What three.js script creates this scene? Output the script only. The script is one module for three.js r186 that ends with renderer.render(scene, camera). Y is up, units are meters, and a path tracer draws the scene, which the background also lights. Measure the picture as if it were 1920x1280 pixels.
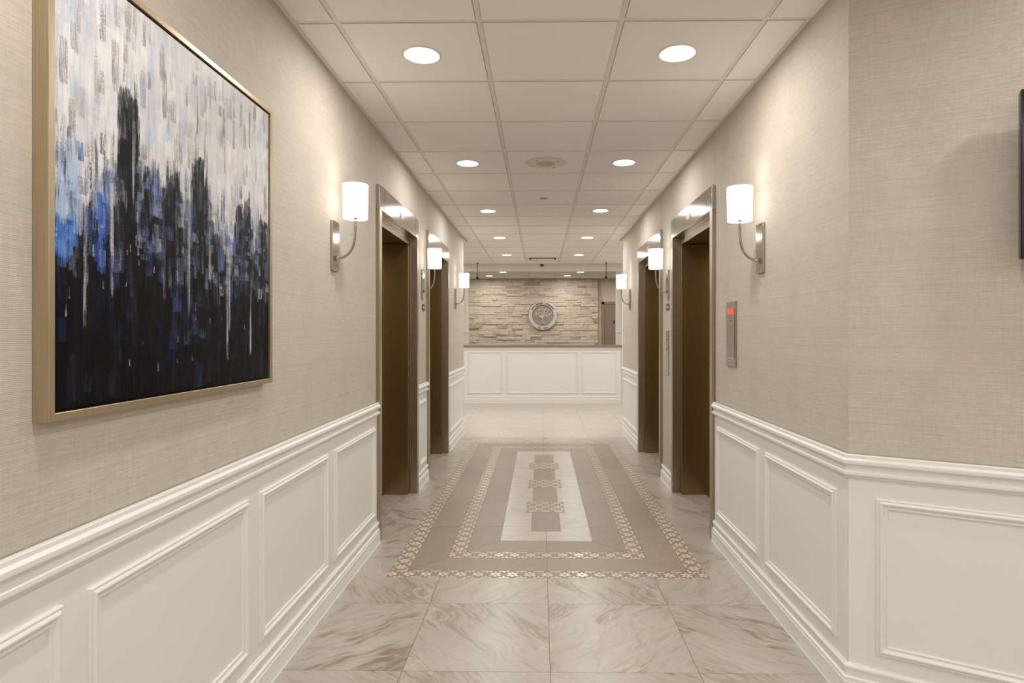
import * as THREE from 'three';
import { RoundedBoxGeometry } from 'three/addons/geometries/RoundedBoxGeometry.js';
import { TextGeometry } from 'three/addons/geometries/TextGeometry.js';
import { FontLoader } from 'three/addons/loaders/FontLoader.js';
import { ImprovedNoise } from 'three/addons/math/ImprovedNoise.js';
import { RectAreaLightUniformsLib } from 'three/addons/lights/RectAreaLightUniformsLib.js';
import * as BGU from 'three/addons/utils/BufferGeometryUtils.js';

// ------------------------------------------------------------------ camera, light levels, exposure
const scene = new THREE.Scene();
scene.background = new THREE.Color(0x000000);
const F = 1128, W = 1920, H = 1280;                       // focal length in pixels of the 1920 x 1280 frame
const camera = new THREE.PerspectiveCamera(2 * Math.atan(H / 2 / F) * 180 / Math.PI, W / H, 0.05, 60);
camera.position.set(0, 1.357, 0);
camera.rotation.y = 0.0147;
camera.setViewOffset(W, H, -36.4, 14, W, H);              // the lens is shifted, verticals stay vertical
camera.updateProjectionMatrix();
const renderer = new THREE.WebGLRenderer({ antialias: true });
renderer.toneMapping = THREE.LinearToneMapping;
renderer.toneMappingExposure = 2.12;
renderer.shadowMap.enabled = true;
RectAreaLightUniformsLib.init();
const WARM = new THREE.Color().setRGB(1.0, 0.975, 0.93);  // colour of every lamp in the place
const DOWNLIGHT = 118;                                    // luminance of a downlight
const SCONCE = 0.0105;                                      // candela of a sconce bulb

// ------------------------------------------------------------------ helpers
let seed = 7;
const rnd = () => { seed = (seed * 1664525 + 1013904223) >>> 0; return seed / 4294967296; };
const rr = (a, b) => a + (b - a) * rnd();
const pn = new ImprovedNoise();
const fbm = (x, y, z, o) => { let s = 0, a = 0.5, n = 0; for (let i = 0; i < o; i++) { s += a * pn.noise(x, y, z + i * 7.3); n += a; x *= 2.03; y *= 2.03; a *= 0.5; } return s / n; };
const sstep = (a, b, x) => { const t = Math.min(1, Math.max(0, (x - a) / (b - a))); return t * t * (3 - 2 * t); };
const used = {};
const numbered = (n) => { const k = used[n] = (used[n] ?? -1) + 1; return k ? n + '_' + String(k).padStart(3, '0') : n; };
function mesh(name, geo, mat, parent) {
  const m = new THREE.Mesh(Array.isArray(geo) ? merge(geo) : geo, mat);
  m.name = parent ? name : numbered(name);
  m.castShadow = m.receiveShadow = true;
  (parent || scene).add(m);
  return m;
}
function merge(list) {
  return BGU.mergeGeometries(list.map((g) => { const q = g.index ? g.toNonIndexed() : g.clone(); for (const k of Object.keys(q.attributes)) if (!['position', 'normal', 'uv'].includes(k)) q.deleteAttribute(k); if (!q.attributes.uv) q.setAttribute('uv', new THREE.BufferAttribute(new Float32Array(q.attributes.position.count * 2), 2)); return q; }));
}
function thing(name, label, category, pos = [0, 0, 0], turn = 0, group) {
  const o = new THREE.Group(); o.name = numbered(name); scene.add(o);
  o.position.set(...pos); o.rotation.y = turn;
  o.userData = { label, category }; if (group) o.userData.group = group;
  return o;
}
function struct(name) { const o = new THREE.Group(); o.name = name; o.userData.kind = 'structure'; scene.add(o); return o; }
function metreUV(g) {                                     // uv in metres, by the way each face points
  const q = g.index ? g.toNonIndexed() : g; q.computeVertexNormals && !q.attributes.normal && q.computeVertexNormals();
  const p = q.attributes.position, n = q.attributes.normal, uv = new Float32Array(p.count * 2);
  for (let i = 0; i < p.count; i++) {
    const ax = Math.abs(n.getX(i)), ay = Math.abs(n.getY(i)), az = Math.abs(n.getZ(i));
    if (ax >= ay && ax >= az) { uv[2 * i] = p.getZ(i); uv[2 * i + 1] = p.getY(i); } else if (ay >= az) { uv[2 * i] = p.getX(i); uv[2 * i + 1] = p.getZ(i); } else { uv[2 * i] = p.getX(i); uv[2 * i + 1] = p.getY(i); }
  }
  q.setAttribute('uv', new THREE.BufferAttribute(uv, 2));
  return q;
}
// a box between two corners (z written as depth Z in front of the camera: world z = -Z)
function boxZ(x0, x1, y0, y1, Z0, Z1) { const g = new THREE.BoxGeometry(x1 - x0, y1 - y0, Z1 - Z0); g.translate((x0 + x1) / 2, (y0 + y1) / 2, -(Z0 + Z1) / 2); return metreUV(g); }
function box(x0, x1, y0, y1, z0, z1, r = 0) {
  const g = r ? new RoundedBoxGeometry(x1 - x0, y1 - y0, z1 - z0, 2, r) : new THREE.BoxGeometry(x1 - x0, y1 - y0, z1 - z0);
  g.translate((x0 + x1) / 2, (y0 + y1) / 2, (z0 + z1) / 2); return metreUV(g);
}
// sweep: profile [[out, up], ...] carried along a polyline [[x, z], ...] of world coordinates, "out" lies to the right of travel; mitred corners
function sweep(profile, pts) {
  const n = pts.length, dirs = [], P = [];
  for (let i = 0; i < n - 1; i++) { const dx = pts[i + 1][0] - pts[i][0], dz = pts[i + 1][1] - pts[i][1], l = Math.hypot(dx, dz); dirs.push([dx / l, dz / l]); }
  const nor = dirs.map(([dx, dz]) => [-dz, dx]);
  for (let i = 0; i < n; i++) {
    const a = nor[Math.max(0, i - 1)], b = nor[Math.min(n - 2, i)], k = 1 + a[0] * b[0] + a[1] * b[1];
    P.push([(a[0] + b[0]) / k, (a[1] + b[1]) / k]);
  }
  const pos = [], uv = [];
  const at = (i, j) => [pts[i][0] + P[i][0] * profile[j][0], profile[j][1], pts[i][1] + P[i][1] * profile[j][0]];
  let len = 0;
  for (let i = 0; i < n - 1; i++) {
    const l = Math.hypot(pts[i + 1][0] - pts[i][0], pts[i + 1][1] - pts[i][1]);
    for (let j = 0; j < profile.length - 1; j++) {
      const a = at(i, j), b = at(i + 1, j), c = at(i + 1, j + 1), d = at(i, j + 1);
      pos.push(...a, ...b, ...c, ...a, ...c, ...d);
      for (const [s, t] of [[0, j], [l, j], [l, j + 1], [0, j], [l, j + 1], [0, j + 1]]) uv.push(len + s, t * 0.01);
    }
    len += l;
  }
  for (const [i, flip] of [[0, false], [n - 1, true]]) {   // end caps
    const c = [pts[i][0], profile[0][1], pts[i][1]];
    for (let j = 0; j < profile.length - 1; j++) { const a = at(i, j), b = at(i, j + 1); flip ? pos.push(...c, ...b, ...a) : pos.push(...c, ...a, ...b); uv.push(0, 0, 0, 0, 0, 0); }
  }
  const g = new THREE.BufferGeometry();
  g.setAttribute('position', new THREE.Float32BufferAttribute(pos, 3)); g.setAttribute('uv', new THREE.Float32BufferAttribute(uv, 2));
  g.computeVertexNormals();
  return BGU.toCreasedNormals(g, 0.5);
}
// a mitred picture-frame moulding in the xy plane, out along +z; profile [[inset from the outer edge, out], ...]
function frameGeo(w, h, profile) {
  const pos = [], c = (s, j) => { const [i, o] = profile[j], x = w / 2 - i, y = h / 2 - i; return [[-x, y, o], [x, y, o], [x, -y, o], [-x, -y, o]][s & 3]; };
  for (let s = 0; s < 4; s++) for (let j = 0; j < profile.length - 1; j++) { const a = c(s, j), b = c(s + 1, j), e = c(s + 1, j + 1), d = c(s, j + 1); pos.push(...a, ...d, ...e, ...a, ...e, ...b); }
  const g = new THREE.BufferGeometry(); g.setAttribute('position', new THREE.Float32BufferAttribute(pos, 3)); g.computeVertexNormals();
  return metreUV(BGU.toCreasedNormals(g, 0.6));
}
function dataTex(n, m, fn, srgb = true) {
  const d = new Uint8Array(n * m * 4), c = [0, 0, 0];
  for (let y = 0; y < m; y++) for (let x = 0; x < n; x++) { fn(x, y, c); const i = 4 * (y * n + x); d[i] = Math.max(0, Math.min(255, c[0])); d[i + 1] = Math.max(0, Math.min(255, c[1])); d[i + 2] = Math.max(0, Math.min(255, c[2])); d[i + 3] = 255; }
  const t = new THREE.DataTexture(d, n, m, THREE.RGBAFormat);
  t.wrapS = t.wrapT = THREE.RepeatWrapping; t.magFilter = THREE.LinearFilter; t.minFilter = THREE.LinearMipmapLinearFilter; t.generateMipmaps = true;
  if (srgb) t.colorSpace = THREE.SRGBColorSpace; t.needsUpdate = true; return t;
}
const std = (o) => new THREE.MeshStandardMaterial(o);

// ------------------------------------------------------------------ materials
// grasscloth wallpaper: fine horizontal ribs, slubs and faint vertical threads; 0.5 m per repeat
const wpN = 1024, ribs = 132, ribTone = Array.from({ length: ribs }, () => rr(-1, 1));
const tile = (x, y, fx, fy, z) => { // noise that repeats with the texture
  const u = x / wpN, v = y / wpN, a = pn.noise(u * fx, v * fy, z), b = pn.noise((u - 1) * fx, v * fy, z), c = pn.noise(u * fx, (v - 1) * fy, z), d = pn.noise((u - 1) * fx, (v - 1) * fy, z);
  return (a * (1 - u) + b * u) * (1 - v) + (c * (1 - u) + d * u) * v;
};
const wpH = new Float32Array(wpN * wpN);
const wpMap = dataTex(wpN, wpN, (x, y, c) => {
  const w = tile(x, y, 9, 60, 3.1) * 0.25, r = (y / wpN) * ribs + w, k = ((Math.floor(r) % ribs) + ribs) % ribs, f = r - Math.floor(r);
  const s = Math.sin(f * Math.PI), slub = tile(x, y, 14, 170, 9.7), th = tile(x, y, 120, 10, 1.3), cl = tile(x, y, 4, 4, 5.5);
  wpH[y * wpN + x] = s * 0.8 + slub * 0.25;
  const v = 0.87 + 0.15 * s + ribTone[k] * 0.018 + slub * 0.06 + th * 0.035 + cl * 0.03;
  c[0] = 209 * v; c[1] = 200 * v; c[2] = 188 * v;
});
const wpBump = dataTex(wpN, wpN, (x, y, c) => { c[0] = c[1] = c[2] = 40 + 170 * Math.max(0, Math.min(1.2, wpH[y * wpN + x])) / 1.2; }, false);
wpMap.repeat.set(2, 2); wpBump.repeat.set(2, 2);
const M = {};
M.wallpaper = std({ map: wpMap, bumpMap: wpBump, bumpScale: 0.0004, roughness: 0.82 });
const orange = dataTex(256, 256, (x, y, c) => { c[0] = c[1] = c[2] = 128 + 60 * fbm(x / 9, y / 9, 2.2, 3); }, false); orange.repeat.set(5, 5);
M.white = std({ color: 0xf1efec, roughness: 0.42, bumpMap: orange, bumpScale: 0.0002 });
M.plaster = std({ color: 0xe9e2d6, roughness: 0.85 });
const mineral = dataTex(512, 512, (x, y, c) => { const v = 1 + 0.05 * fbm(x / 3, y / 5, 1, 3) - (fbm(x / 7, y / 2.2, 8, 2) > 0.42 ? 0.05 : 0); c[0] = 248 * v; c[1] = 246 * v; c[2] = 241 * v; });
mineral.repeat.set(1.6, 1.6);
const mineralB = dataTex(512, 512, (x, y, c) => { c[0] = c[1] = c[2] = 150 + 80 * fbm(x / 3, y / 5, 1, 3); }, false); mineralB.repeat.set(1.6, 1.6);
M.ceilingTile = [0, 1, 2].map((k) => std({ map: mineral, bumpMap: mineralB, bumpScale: 0.0006, roughness: 0.92, color: new THREE.Color().setScalar([0.97, 1, 0.94][k]) }));
M.grid = std({ color: 0xe6e1d8, roughness: 0.6 });
M.dark = std({ color: 0x0c0b0a, roughness: 0.35 });
M.black = std({ color: 0x050505, roughness: 0.2 });
M.chrome = std({ color: 0xbab4ab, metalness: 1, roughness: 0.09 });
// brushed steel: streaks along the height of the piece
const brush = dataTex(512, 512, (x, y, c) => { const v = 128 + 70 * fbm(x / 1.7, y / 90, 4, 3) + 30 * fbm(x / 30, y / 200, 6, 2); c[0] = c[1] = c[2] = v; }, false); brush.repeat.set(2.5, 1.2);
const brushTone = dataTex(512, 512, (x, y, c) => { const v = 236 + 34 * fbm(x / 1.7, y / 120, 4, 3) + 10 * fbm(x / 40, y / 160, 6, 2); c[0] = v; c[1] = v; c[2] = v; }); brushTone.repeat.set(2.5, 1.2);
M.steel = std({ color: new THREE.Color().setRGB(0.56, 0.52, 0.47), metalness: 1, roughness: 0.13, bumpMap: brush, bumpScale: 0.00003 });
M.brushed = std({ color: new THREE.Color().setRGB(0.50, 0.42, 0.32), metalness: 1, roughness: 0.34, map: brushTone });
M.shadedSteel = std({ color: new THREE.Color().setRGB(0.44, 0.33, 0.19), metalness: 1, roughness: 0.3, map: brushTone });  // steel with the brown interreflections of the niche put into its colour
M.plate = std({ color: new THREE.Color().setRGB(0.46, 0.42, 0.36), metalness: 1, roughness: 0.3, map: brushTone });
M.red = std({ color: 0x3a0704, emissive: 0xff2a12, emissiveIntensity: 0.3, roughness: 0.3 });
M.slot = std({ color: 0x1a130b, roughness: 0.7 });
M.disc = std({ color: 0xffffff, emissive: new THREE.Color().setRGB(1, 0.97, 0.92), emissiveIntensity: 3, roughness: 0.5 });
M.shade = std({ color: 0xf6f2ea, emissive: new THREE.Color().setRGB(1, 0.95, 0.87), emissiveIntensity: 0.68, roughness: 0.9 });
M.shadeBase = std({ color: 0xf6f2ea, emissive: new THREE.Color().setRGB(1, 0.93, 0.84), emissiveIntensity: 0.5, roughness: 0.6 });
M.grout = std({ color: 0x7d6d5a, roughness: 0.9 });
// marble look porcelain: warped, directional veins; one tile per texture
function marble(z, dir, strength, base = 190) {
  const N = 640, ca = Math.cos(dir), sa = Math.sin(dir);
  const t = dataTex(N, N, (x, y, c) => {
    const u = x / N, v = y / N, p = u * ca + v * sa, q0 = -u * sa + v * ca;               // p runs along the veins
    const q = q0 + 0.16 * fbm(p * 1.7, q0 * 2.2, z, 3), cloud = fbm(p * 1.6, q * 2.6, z + 21, 4);
    const mask = sstep(0.0, 0.33, fbm(p * 1.1, q * 3.0, z + 4, 4) + 0.35 * cloud), fibre = fbm(p * 4, q * 30, z + 9, 5), blot = fbm(p * 9, q * 16, z + 15, 4);
    const white = Math.max(0, 1 - Math.abs(fbm(p * 1.3, q * 4.2, z + 13, 5)) * 13) ** 2, grain = fbm(x / 2.2, y / 2.2, z, 2);
    const thread = Math.max(0, 1 - Math.abs(fbm(p * 2.0, q * 8, z + 31, 4)) * 12) * sstep(-0.25, 0.25, cloud + fibre * 0.5);
    const d = strength * Math.min(0.85, 0.22 * sstep(-0.05, 0.4, fibre) + 0.3 * thread + mask * (0.30 + 0.8 * sstep(-0.08, 0.26, fibre) + 0.4 * sstep(0.02, 0.3, blot))), k = 1 + 0.05 * cloud + 0.11 * white * (0.35 + mask) + 0.025 * grain * (0.3 + d);
    c[0] = (base - 42 * d) * k; c[1] = (base - 8 - 46 * d) * k; c[2] = (base - 18 - 51 * d) * k;
  });
  return t;
}
const marbleTex = [marble(1.7, 0.72, 1.25), marble(21.3, 2.2, 0.8), marble(40.9, 0.9, 0.9), marble(61.2, 2.45, 1.2)];
M.marble = marbleTex.map((t) => std({ map: t, roughness: 0.3 }));
const farSheenMarble = [marble(80.5, 0.2, 0.4, 204), marble(95.1, 2.9, 0.35, 204)];  // paler copies: floor reflection painted into far tiles, also for the pale inlay
M.marblePaleSheen = farSheenMarble.map((t) => std({ map: t, roughness: 0.3 }));
const plankTex = dataTex(512, 512, (x, y, c) => { const v = 1 + 0.05 * fbm(x / 60, y / 5, 3, 4) + 0.05 * fbm(x / 40, y / 40, 13, 3) + 0.03 * fbm(x / 2, y / 2, 5, 2); c[0] = 164 * v; c[1] = 152 * v; c[2] = 136 * v; });
plankTex.repeat.set(1.4, 1.4);
M.plank = [0, 1, 2].map((k) => std({ map: plankTex, roughness: 0.42, color: new THREE.Color().setScalar([0.96, 1, 0.92][k]) }));
M.mosaicBase = std({ color: 0xa08f78, roughness: 0.4 });
M.petal = [0xe4ded5, 0xdad3c9, 0xece7df].map((c) => std({ color: c, roughness: 0.2 }));
M.counter = std({ color: 0x94836f, roughness: 0.35 });
M.gold = std({ color: new THREE.Color().setRGB(0.60, 0.49, 0.33), metalness: 0.75, roughness: 0.38, map: brushTone });
M.silver = std({ color: new THREE.Color().setRGB(0.62, 0.58, 0.54), metalness: 0.6, roughness: 0.42 });
M.silverDark = std({ color: new THREE.Color().setRGB(0.34, 0.28, 0.22), metalness: 0.4, roughness: 0.6 });
M.taupeDoor = std({ color: 0x8a7763, roughness: 0.55 });

// ------------------------------------------------------------------ measures of the place (metres; Z = depth in front of the camera)
const XL = -1.069, XR = 1.15, HC = 2.695, ZEND = 8.38, ZBULK = 11.44, ZCOUNT = 11.82, ZSTONE = 15.05, HREC = 2.745, ZBACK = -4.2;
const COR = [XR, 2.262], ANG = 29 * Math.PI / 180, AD = [Math.cos(ANG), -Math.sin(ANG)], AN = [-Math.sin(ANG), -Math.cos(ANG)], ALEN = 3.0;   // the slanted wall: start, direction and normal in (x, Z)
const AEND = [COR[0] + AD[0] * ALEN, COR[1] + AD[1] * ALEN];
const left = [{ z0: 3.91, z1: 5.17 }, { z0: 5.64, z1: 6.895 }], right = [{ z0: 3.97, z1: 5.21 }, { z0: 5.68, z1: 6.99 }];
const TX = 0.04, TP = 0.597, TZ = 2.417, TQ = 0.608;      // floor tile lines
const CX = -0.262, CP = 0.609, CZ = 2.565, CQ = 0.6076;   // ceiling tile lines

// ------------------------------------------------------------------ walls
const wa = struct('wall_slanted');
const LX = -1.62, RX = 1.7;                                // back of the thick corridor walls
const FR = -0.003;                                        // the wall stops this far inside the outer edge of an elevator frame
function corridorWall(root, side, fr) {
  const [x0, x1] = side < 0 ? [LX, XL] : [XR, RX];
  const zs = side < 0 ? ZBACK : COR[1];
  const seg = [[zs, fr[0].z0 + FR], [fr[0].z1 - FR, fr[1].z0 + FR], [fr[1].z1 - FR, ZEND]];
  const roots = seg.map(([a, b]) => { const o = struct(numbered(root)); mesh('wallpaper', boxZ(x0, x1, 0, HC + 0.1, a, b), M.wallpaper, o); return o; });
  for (const f of fr) mesh('wallpaper', boxZ(x0, x1, 2.34, HC + 0.1, f.z0, f.z1), M.wallpaper, struct(numbered(root)));
  return roots;
}
const segL = corridorWall('wall_left', -1, left), segR = corridorWall('wall_right', 1, right);
// slanted wall with the television, a slab turned about the corner
{
  const g = new THREE.BoxGeometry(ALEN, HC + 0.1, 0.15); g.translate(ALEN / 2, (HC + 0.1) / 2, -0.075); metreUV(g);
  const q = metreUV(g); const m = mesh('wallpaper', q, M.wallpaper, wa); m.position.set(COR[0], 0, -COR[1]); m.rotation.y = -ANG;
}
// white wainscot sheet under the chair rail
const RAIL = [[0.0, 0.912], [0.012, 0.912], [0.014, 0.909], [0.014, 0.899], [0.018, 0.897], [0.0225, 0.892], [0.0235, 0.885], [0.0225, 0.879], [0.018, 0.8755], [0.014, 0.8745], [0.011, 0.8735], [0.009, 0.868], [0.0085, 0.8535], [0.0145, 0.8525], [0.018, 0.849], [0.0192, 0.8435], [0.018, 0.838], [0.0145, 0.8345], [0.0095, 0.834], [0.0095, 0.8275], [0.004, 0.827], [0.004, 0.824], [0.0, 0.824]];
const BASE = [[0.0, 0.138], [0.006, 0.138], [0.008, 0.134], [0.0125, 0.131], [0.0145, 0.126], [0.0135, 0.119], [0.0095, 0.1165], [0.009, 0.092], [0.0125, 0.0905], [0.0165, 0.087], [0.0175, 0.082], [0.0165, 0.0775], [0.0165, 0.0745], [0.0195, 0.0735], [0.0205, 0.069], [0.02, 0.064], [0.02, 0.004], [0.022, 0.0035], [0.023, 0.0], [0.0, 0.0]];
const MOULD = [[0.0, 0.0], [0.0, 0.0075], [0.002, 0.0095], [0.0055, 0.0095], [0.007, 0.0078], [0.0085, 0.0078], [0.010, 0.0125], [0.014, 0.0152], [0.018, 0.0145], [0.021, 0.0115], [0.0235, 0.0075], [0.027, 0.005], [0.030, 0.0045], [0.031, 0.0065], [0.0335, 0.0075], [0.036, 0.006], [0.037, 0.0]];
const path = (pts) => pts.map(([x, Z]) => [x, -Z]);
const bl = struct('baseboard_left'), br = struct('baseboard_right'), tl = struct('trim_1'), tr = struct('trim_2');
const wood = 0.005;
function sideTrim(side, segs, walls) {
  const X = side < 0 ? XL : XR;
  segs.forEach(([a, b], k) => {
    mesh('wainscot', side < 0 ? boxZ(X - 0.02, X + wood, 0, 0.9, k ? a + 0.003 : a, k < 2 && b < 7 ? b - 0.003 : b) : boxZ(X - wood, X + 0.02, 0, 0.9, k ? a + 0.003 : a, b < 7 ? b - 0.003 : b), M.white, walls[k]);
  });
}
const OV = 0.004;
const fsegL = [[ZBACK + 0.01, left[0].z0], [left[0].z1, left[1].z0], [left[1].z1, ZEND]];
const fsegR = [[COR[1], right[0].z0], [right[0].z1, right[1].z0], [right[1].z1, ZEND]];
sideTrim(-1, fsegL, segL); sideTrim(1, [fsegR[0], fsegR[2]], [segR[0], segR[2]]);
{ // sheet on the slanted wall
  const g = new THREE.BoxGeometry(ALEN, 0.9, 0.025); g.translate(ALEN / 2, 0.45, wood - 0.0125); const m = mesh('wainscot', metreUV(g), M.white, wa); m.position.set(COR[0], 0, -COR[1]); m.rotation.y = -ANG;
}
const off = (p, s) => p.map(([o, u]) => [o + s, u]);
const RAILp = off(RAIL, wood), BASEp = off(BASE, wood);
// the rails run along each wall with the room on their right
for (const [a, b] of fsegL) { mesh('chair_rail', sweep(RAILp, path([[XL, a], [XL, b]])), M.white, tl); mesh('baseboard', sweep(BASEp, path([[XL, a], [XL, b]])), M.white, bl); }
// right side, with the corner to the slanted wall in one piece
const farA = [COR[0] + AD[0] * (ALEN - 0.02), COR[1] + AD[1] * (ALEN - 0.02)];
mesh('chair_rail', sweep(RAILp, path([[XR, fsegR[0][1]], COR, farA])), M.white, tr);
mesh('chair_rail', sweep(RAILp, path([[XR, fsegR[2][1]], [XR, fsegR[2][0]]])), M.white, tr);
mesh('baseboard', sweep(BASEp, path([[XR, fsegR[0][1]], COR, farA])), M.white, br);
for (const k of [1, 2]) mesh('baseboard', sweep(k === 1 ? BASE : BASEp, path([[XR, fsegR[k][1]], [XR, fsegR[k][0]]])), M.white, br);
// panel mouldings on the wainscot
function panelL(a, b) { const m = mesh('panel_moulding', frameGeo(b - a, 0.568, MOULD), M.white, tl); m.position.set(XL + wood, 0.474, -(a + b) / 2); m.rotation.y = Math.PI / 2; }
function panelR(a, b) { const m = mesh('panel_moulding', frameGeo(b - a, 0.568, MOULD), M.white, tr); m.position.set(XR - wood, 0.474, -(a + b) / 2); m.rotation.y = -Math.PI / 2; }
for (const [a, b] of [[-0.55, 0.45], [0.55, 1.317], [1.395, 2.165], [2.258, 2.985], [3.085, 3.838], [5.25, 5.575], [6.985, 8.28]]) panelL(a, b);
for (const [a, b] of [[2.335, 3.065], [3.155, 3.905], [7.08, 8.28]]) panelR(a, b);
for (const [a, b] of [[0.09, 1.05], [1.15, 2.1]]) {
  const m = mesh('panel_moulding', frameGeo(b - a, 0.568, MOULD), M.white, tr), s = (a + b) / 2;
  m.position.set(COR[0] + AD[0] * s + AN[0] * wood, 0.474, -(COR[1] + AD[1] * s + AN[1] * wood)); m.rotation.y = -ANG;
}
// the rest of the shell: lobby beyond the corridor, reception room, the room behind the camera
const shell = struct('wall_lobby');
const LOB = 2.9;
mesh('lobby_wall', [boxZ(-LOB - 0.15, LX + 0.0, 0, 2.8, ZEND - 0.15, ZEND), boxZ(RX, LOB + 0.15, 0, 2.8, ZEND - 0.15, ZEND), boxZ(-LOB - 0.15, -LOB, 0, 2.8, ZEND, ZCOUNT), boxZ(LOB, LOB + 0.15, 0, 2.8, ZEND, ZCOUNT)], M.wallpaper, shell);
mesh('lobby_pier', [boxZ(-LOB, -1.53, 0, 2.9, ZCOUNT - 0.06, ZCOUNT + 0.14), boxZ(1.6, LOB, 0, 2.9, ZCOUNT - 0.06, ZCOUNT + 0.14)], M.white, shell);
const stub = struct('wall_reception_ends');
mesh('end_wall', boxZ(-1.68, -1.53, 0, 2.85, ZCOUNT + 0.14, 12.85), M.white, stub);
mesh('end_wall', boxZ(1.6, 1.75, 0, 2.85, ZCOUNT + 0.14, 12.8), M.white, stub);
for (const [x, t, z0, z1] of [[-1.53, 1, 11.95, 12.8], [1.6, -1, 11.95, 12.75]]) { const m = mesh('panel_moulding', frameGeo(z1 - z0, 1.24, MOULD), M.white, stub); m.position.set(x, 2.0, -(z0 + z1) / 2); m.rotation.y = t * Math.PI / 2; }
const rec = struct('wall_reception');
mesh('reception_wall', [boxZ(-3.5, 3.5, 0, 2.95, ZSTONE + 0.07, ZSTONE + 0.2), boxZ(-3.6, -3.5, 0, 2.95, ZCOUNT, ZSTONE + 0.2), boxZ(3.5, 3.6, 0, 2.95, ZCOUNT, ZSTONE + 0.2), boxZ(-3.5, -LOB, 0, 2.95, ZCOUNT - 0.06, ZCOUNT + 0.08), boxZ(LOB, 3.5, 0, 2.95, ZCOUNT - 0.06, ZCOUNT + 0.08)], std({ color: 0xcdc1af, roughness: 0.85 }), rec);
const back = struct('wall_back');
const RBX = AEND[0];
mesh('back_wall', [boxZ(LX, RBX + 0.15, 0, HC + 0.1, ZBACK - 0.15, ZBACK), boxZ(RBX, RBX + 0.15, 0, HC + 0.1, ZBACK, AEND[1] + 0.1)], M.wallpaper, back);

// bulkhead where the ceiling steps up over the reception
mesh('ceiling_bulkhead', boxZ(-3.5, 3.5, 2.553, 2.95, ZBULK, ZBULK + 0.1), M.plaster).userData.kind = 'structure';

// ------------------------------------------------------------------ ceiling: lay-in tiles between T bars
const ceil = struct('ceiling');
mesh('ceiling_slab', [boxZ(LX - 1.5, RBX + 0.3, HC + 0.1, HC + 0.2, ZBACK - 0.15, ZEND), boxZ(-LOB - 0.2, LOB + 0.2, HC + 0.1, HC + 0.2, ZEND, ZBULK), boxZ(-3.6, 3.6, 2.95, 3.05, ZBULK, ZSTONE + 0.2)], M.plaster, ceil);
const tegular = new THREE.BoxGeometry(CP - 0.028, 0.02, CQ - 0.028); metreUV(tegular);
const cutTile = (w, d) => metreUV(new THREE.BoxGeometry(w, 0.02, d));
const inRoom = (x0, x1, z0, z1) => { // clip a ceiling cell to the room outline; null when outside
  if (z1 <= ZEND + 0.02 || z0 < ZEND - 0.3) { x0 = Math.max(x0, XL + 0.02); if (z0 >= COR[1] - 0.05) x1 = Math.min(x1, XR - 0.02); }
  return x1 - x0 < 0.06 ? null : [x0, x1, z0, z1];
};
for (let j = -2; j < 15; j++) for (let i = -3; i < 5; i++) {
  const z0 = CZ + CQ * j, z1 = Math.min(z0 + CQ, ZBULK), x0 = CX + CP * i, c = inRoom(x0, x0 + CP, z0, z1);
  if (!c || (j >= 0 && i > 3)) continue;
  const full = c[1] - c[0] > CP - 0.01 && c[3] - c[2] > CQ - 0.01;
  const a = c[0] > x0 + 1e-6 ? 0.004 : 0.014, b = c[1] < x0 + CP - 1e-6 ? 0.004 : 0.014;
  const g = full ? tegular : cutTile(c[1] - c[0] - a - b, c[3] - c[2] - 0.028);
  const m = mesh('ceiling_tile', g, M.ceilingTile[(i * 5 + j * 3 + 30) % 3], ceil);
  m.position.set((c[0] + a + c[1] - b) / 2, HC - 0.004 + 0.01, -(c[2] + c[3]) / 2);
}
const LOBL = -LOB, BAR = 0.012;
for (let i = -3; i < 6; i++) { const x = CX + CP * i; const z0 = x < XL || x > XR ? (x > XR ? ZBACK : ZEND) : ZBACK, z1 = x > XR && x < LOB ? ZBULK : ZBULK; if (x > XR) { mesh('main_runner', boxZ(x - BAR, x + BAR, HC - 0.0005, HC + 0.04, ZBACK, Math.max(ZBACK + 0.5, COR[1] - (x - XR) * Math.tan(ANG) - 0.02)), M.grid, ceil); if (x < 2.0) mesh('main_runner', boxZ(x - BAR, x + BAR, HC - 0.0005, HC + 0.04, ZEND, ZBULK), M.grid, ceil); } else mesh('main_runner', boxZ(x - BAR, x + BAR, HC - 0.0005, HC + 0.04, z0, z1), M.grid, ceil); }
for (let j = -2; j < 15; j++) { const z = CZ + CQ * j; if (z > ZBULK - 0.03) continue; mesh('cross_tee', z < ZEND ? boxZ(XL, z < COR[1] ? 3.4 : XR, HC - 0.0001, HC + 0.035, z - BAR, z + BAR) : boxZ(-LOB, LOB, HC - 0.0001, HC + 0.035, z - BAR, z + BAR), M.grid, ceil); }
mesh('wall_angle', [boxZ(XL, XL + 0.02, HC + 0.0, HC + 0.03, ZBACK, ZEND), boxZ(XR - 0.02, XR, HC + 0.0, HC + 0.03, COR[1], ZEND)], M.grid, ceil);
mesh('outer_field', [boxZ(XL, CX + 5 * CP, HC + 0.006, HC + 0.03, ZBACK, CZ - 2 * CQ - 0.02), boxZ(CX + 5 * CP, RBX, HC + 0.006, HC + 0.03, ZBACK, COR[1]), boxZ(-LOB, XL - 0.002, HC + 0.002, HC + 0.03, ZEND, CZ + 10 * CQ - 0.014), boxZ(XR + 0.002, LOB, HC + 0.002, HC + 0.03, ZEND, CZ + 10 * CQ - 0.014), boxZ(-LOB, CX - 3 * CP - 0.01, HC + 0.002, HC + 0.03, ZEND, ZBULK), boxZ(CX + 4 * CP + 0.01, LOB, HC + 0.002, HC + 0.03, ZEND, ZBULK)], M.ceilingTile[0], ceil);
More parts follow.
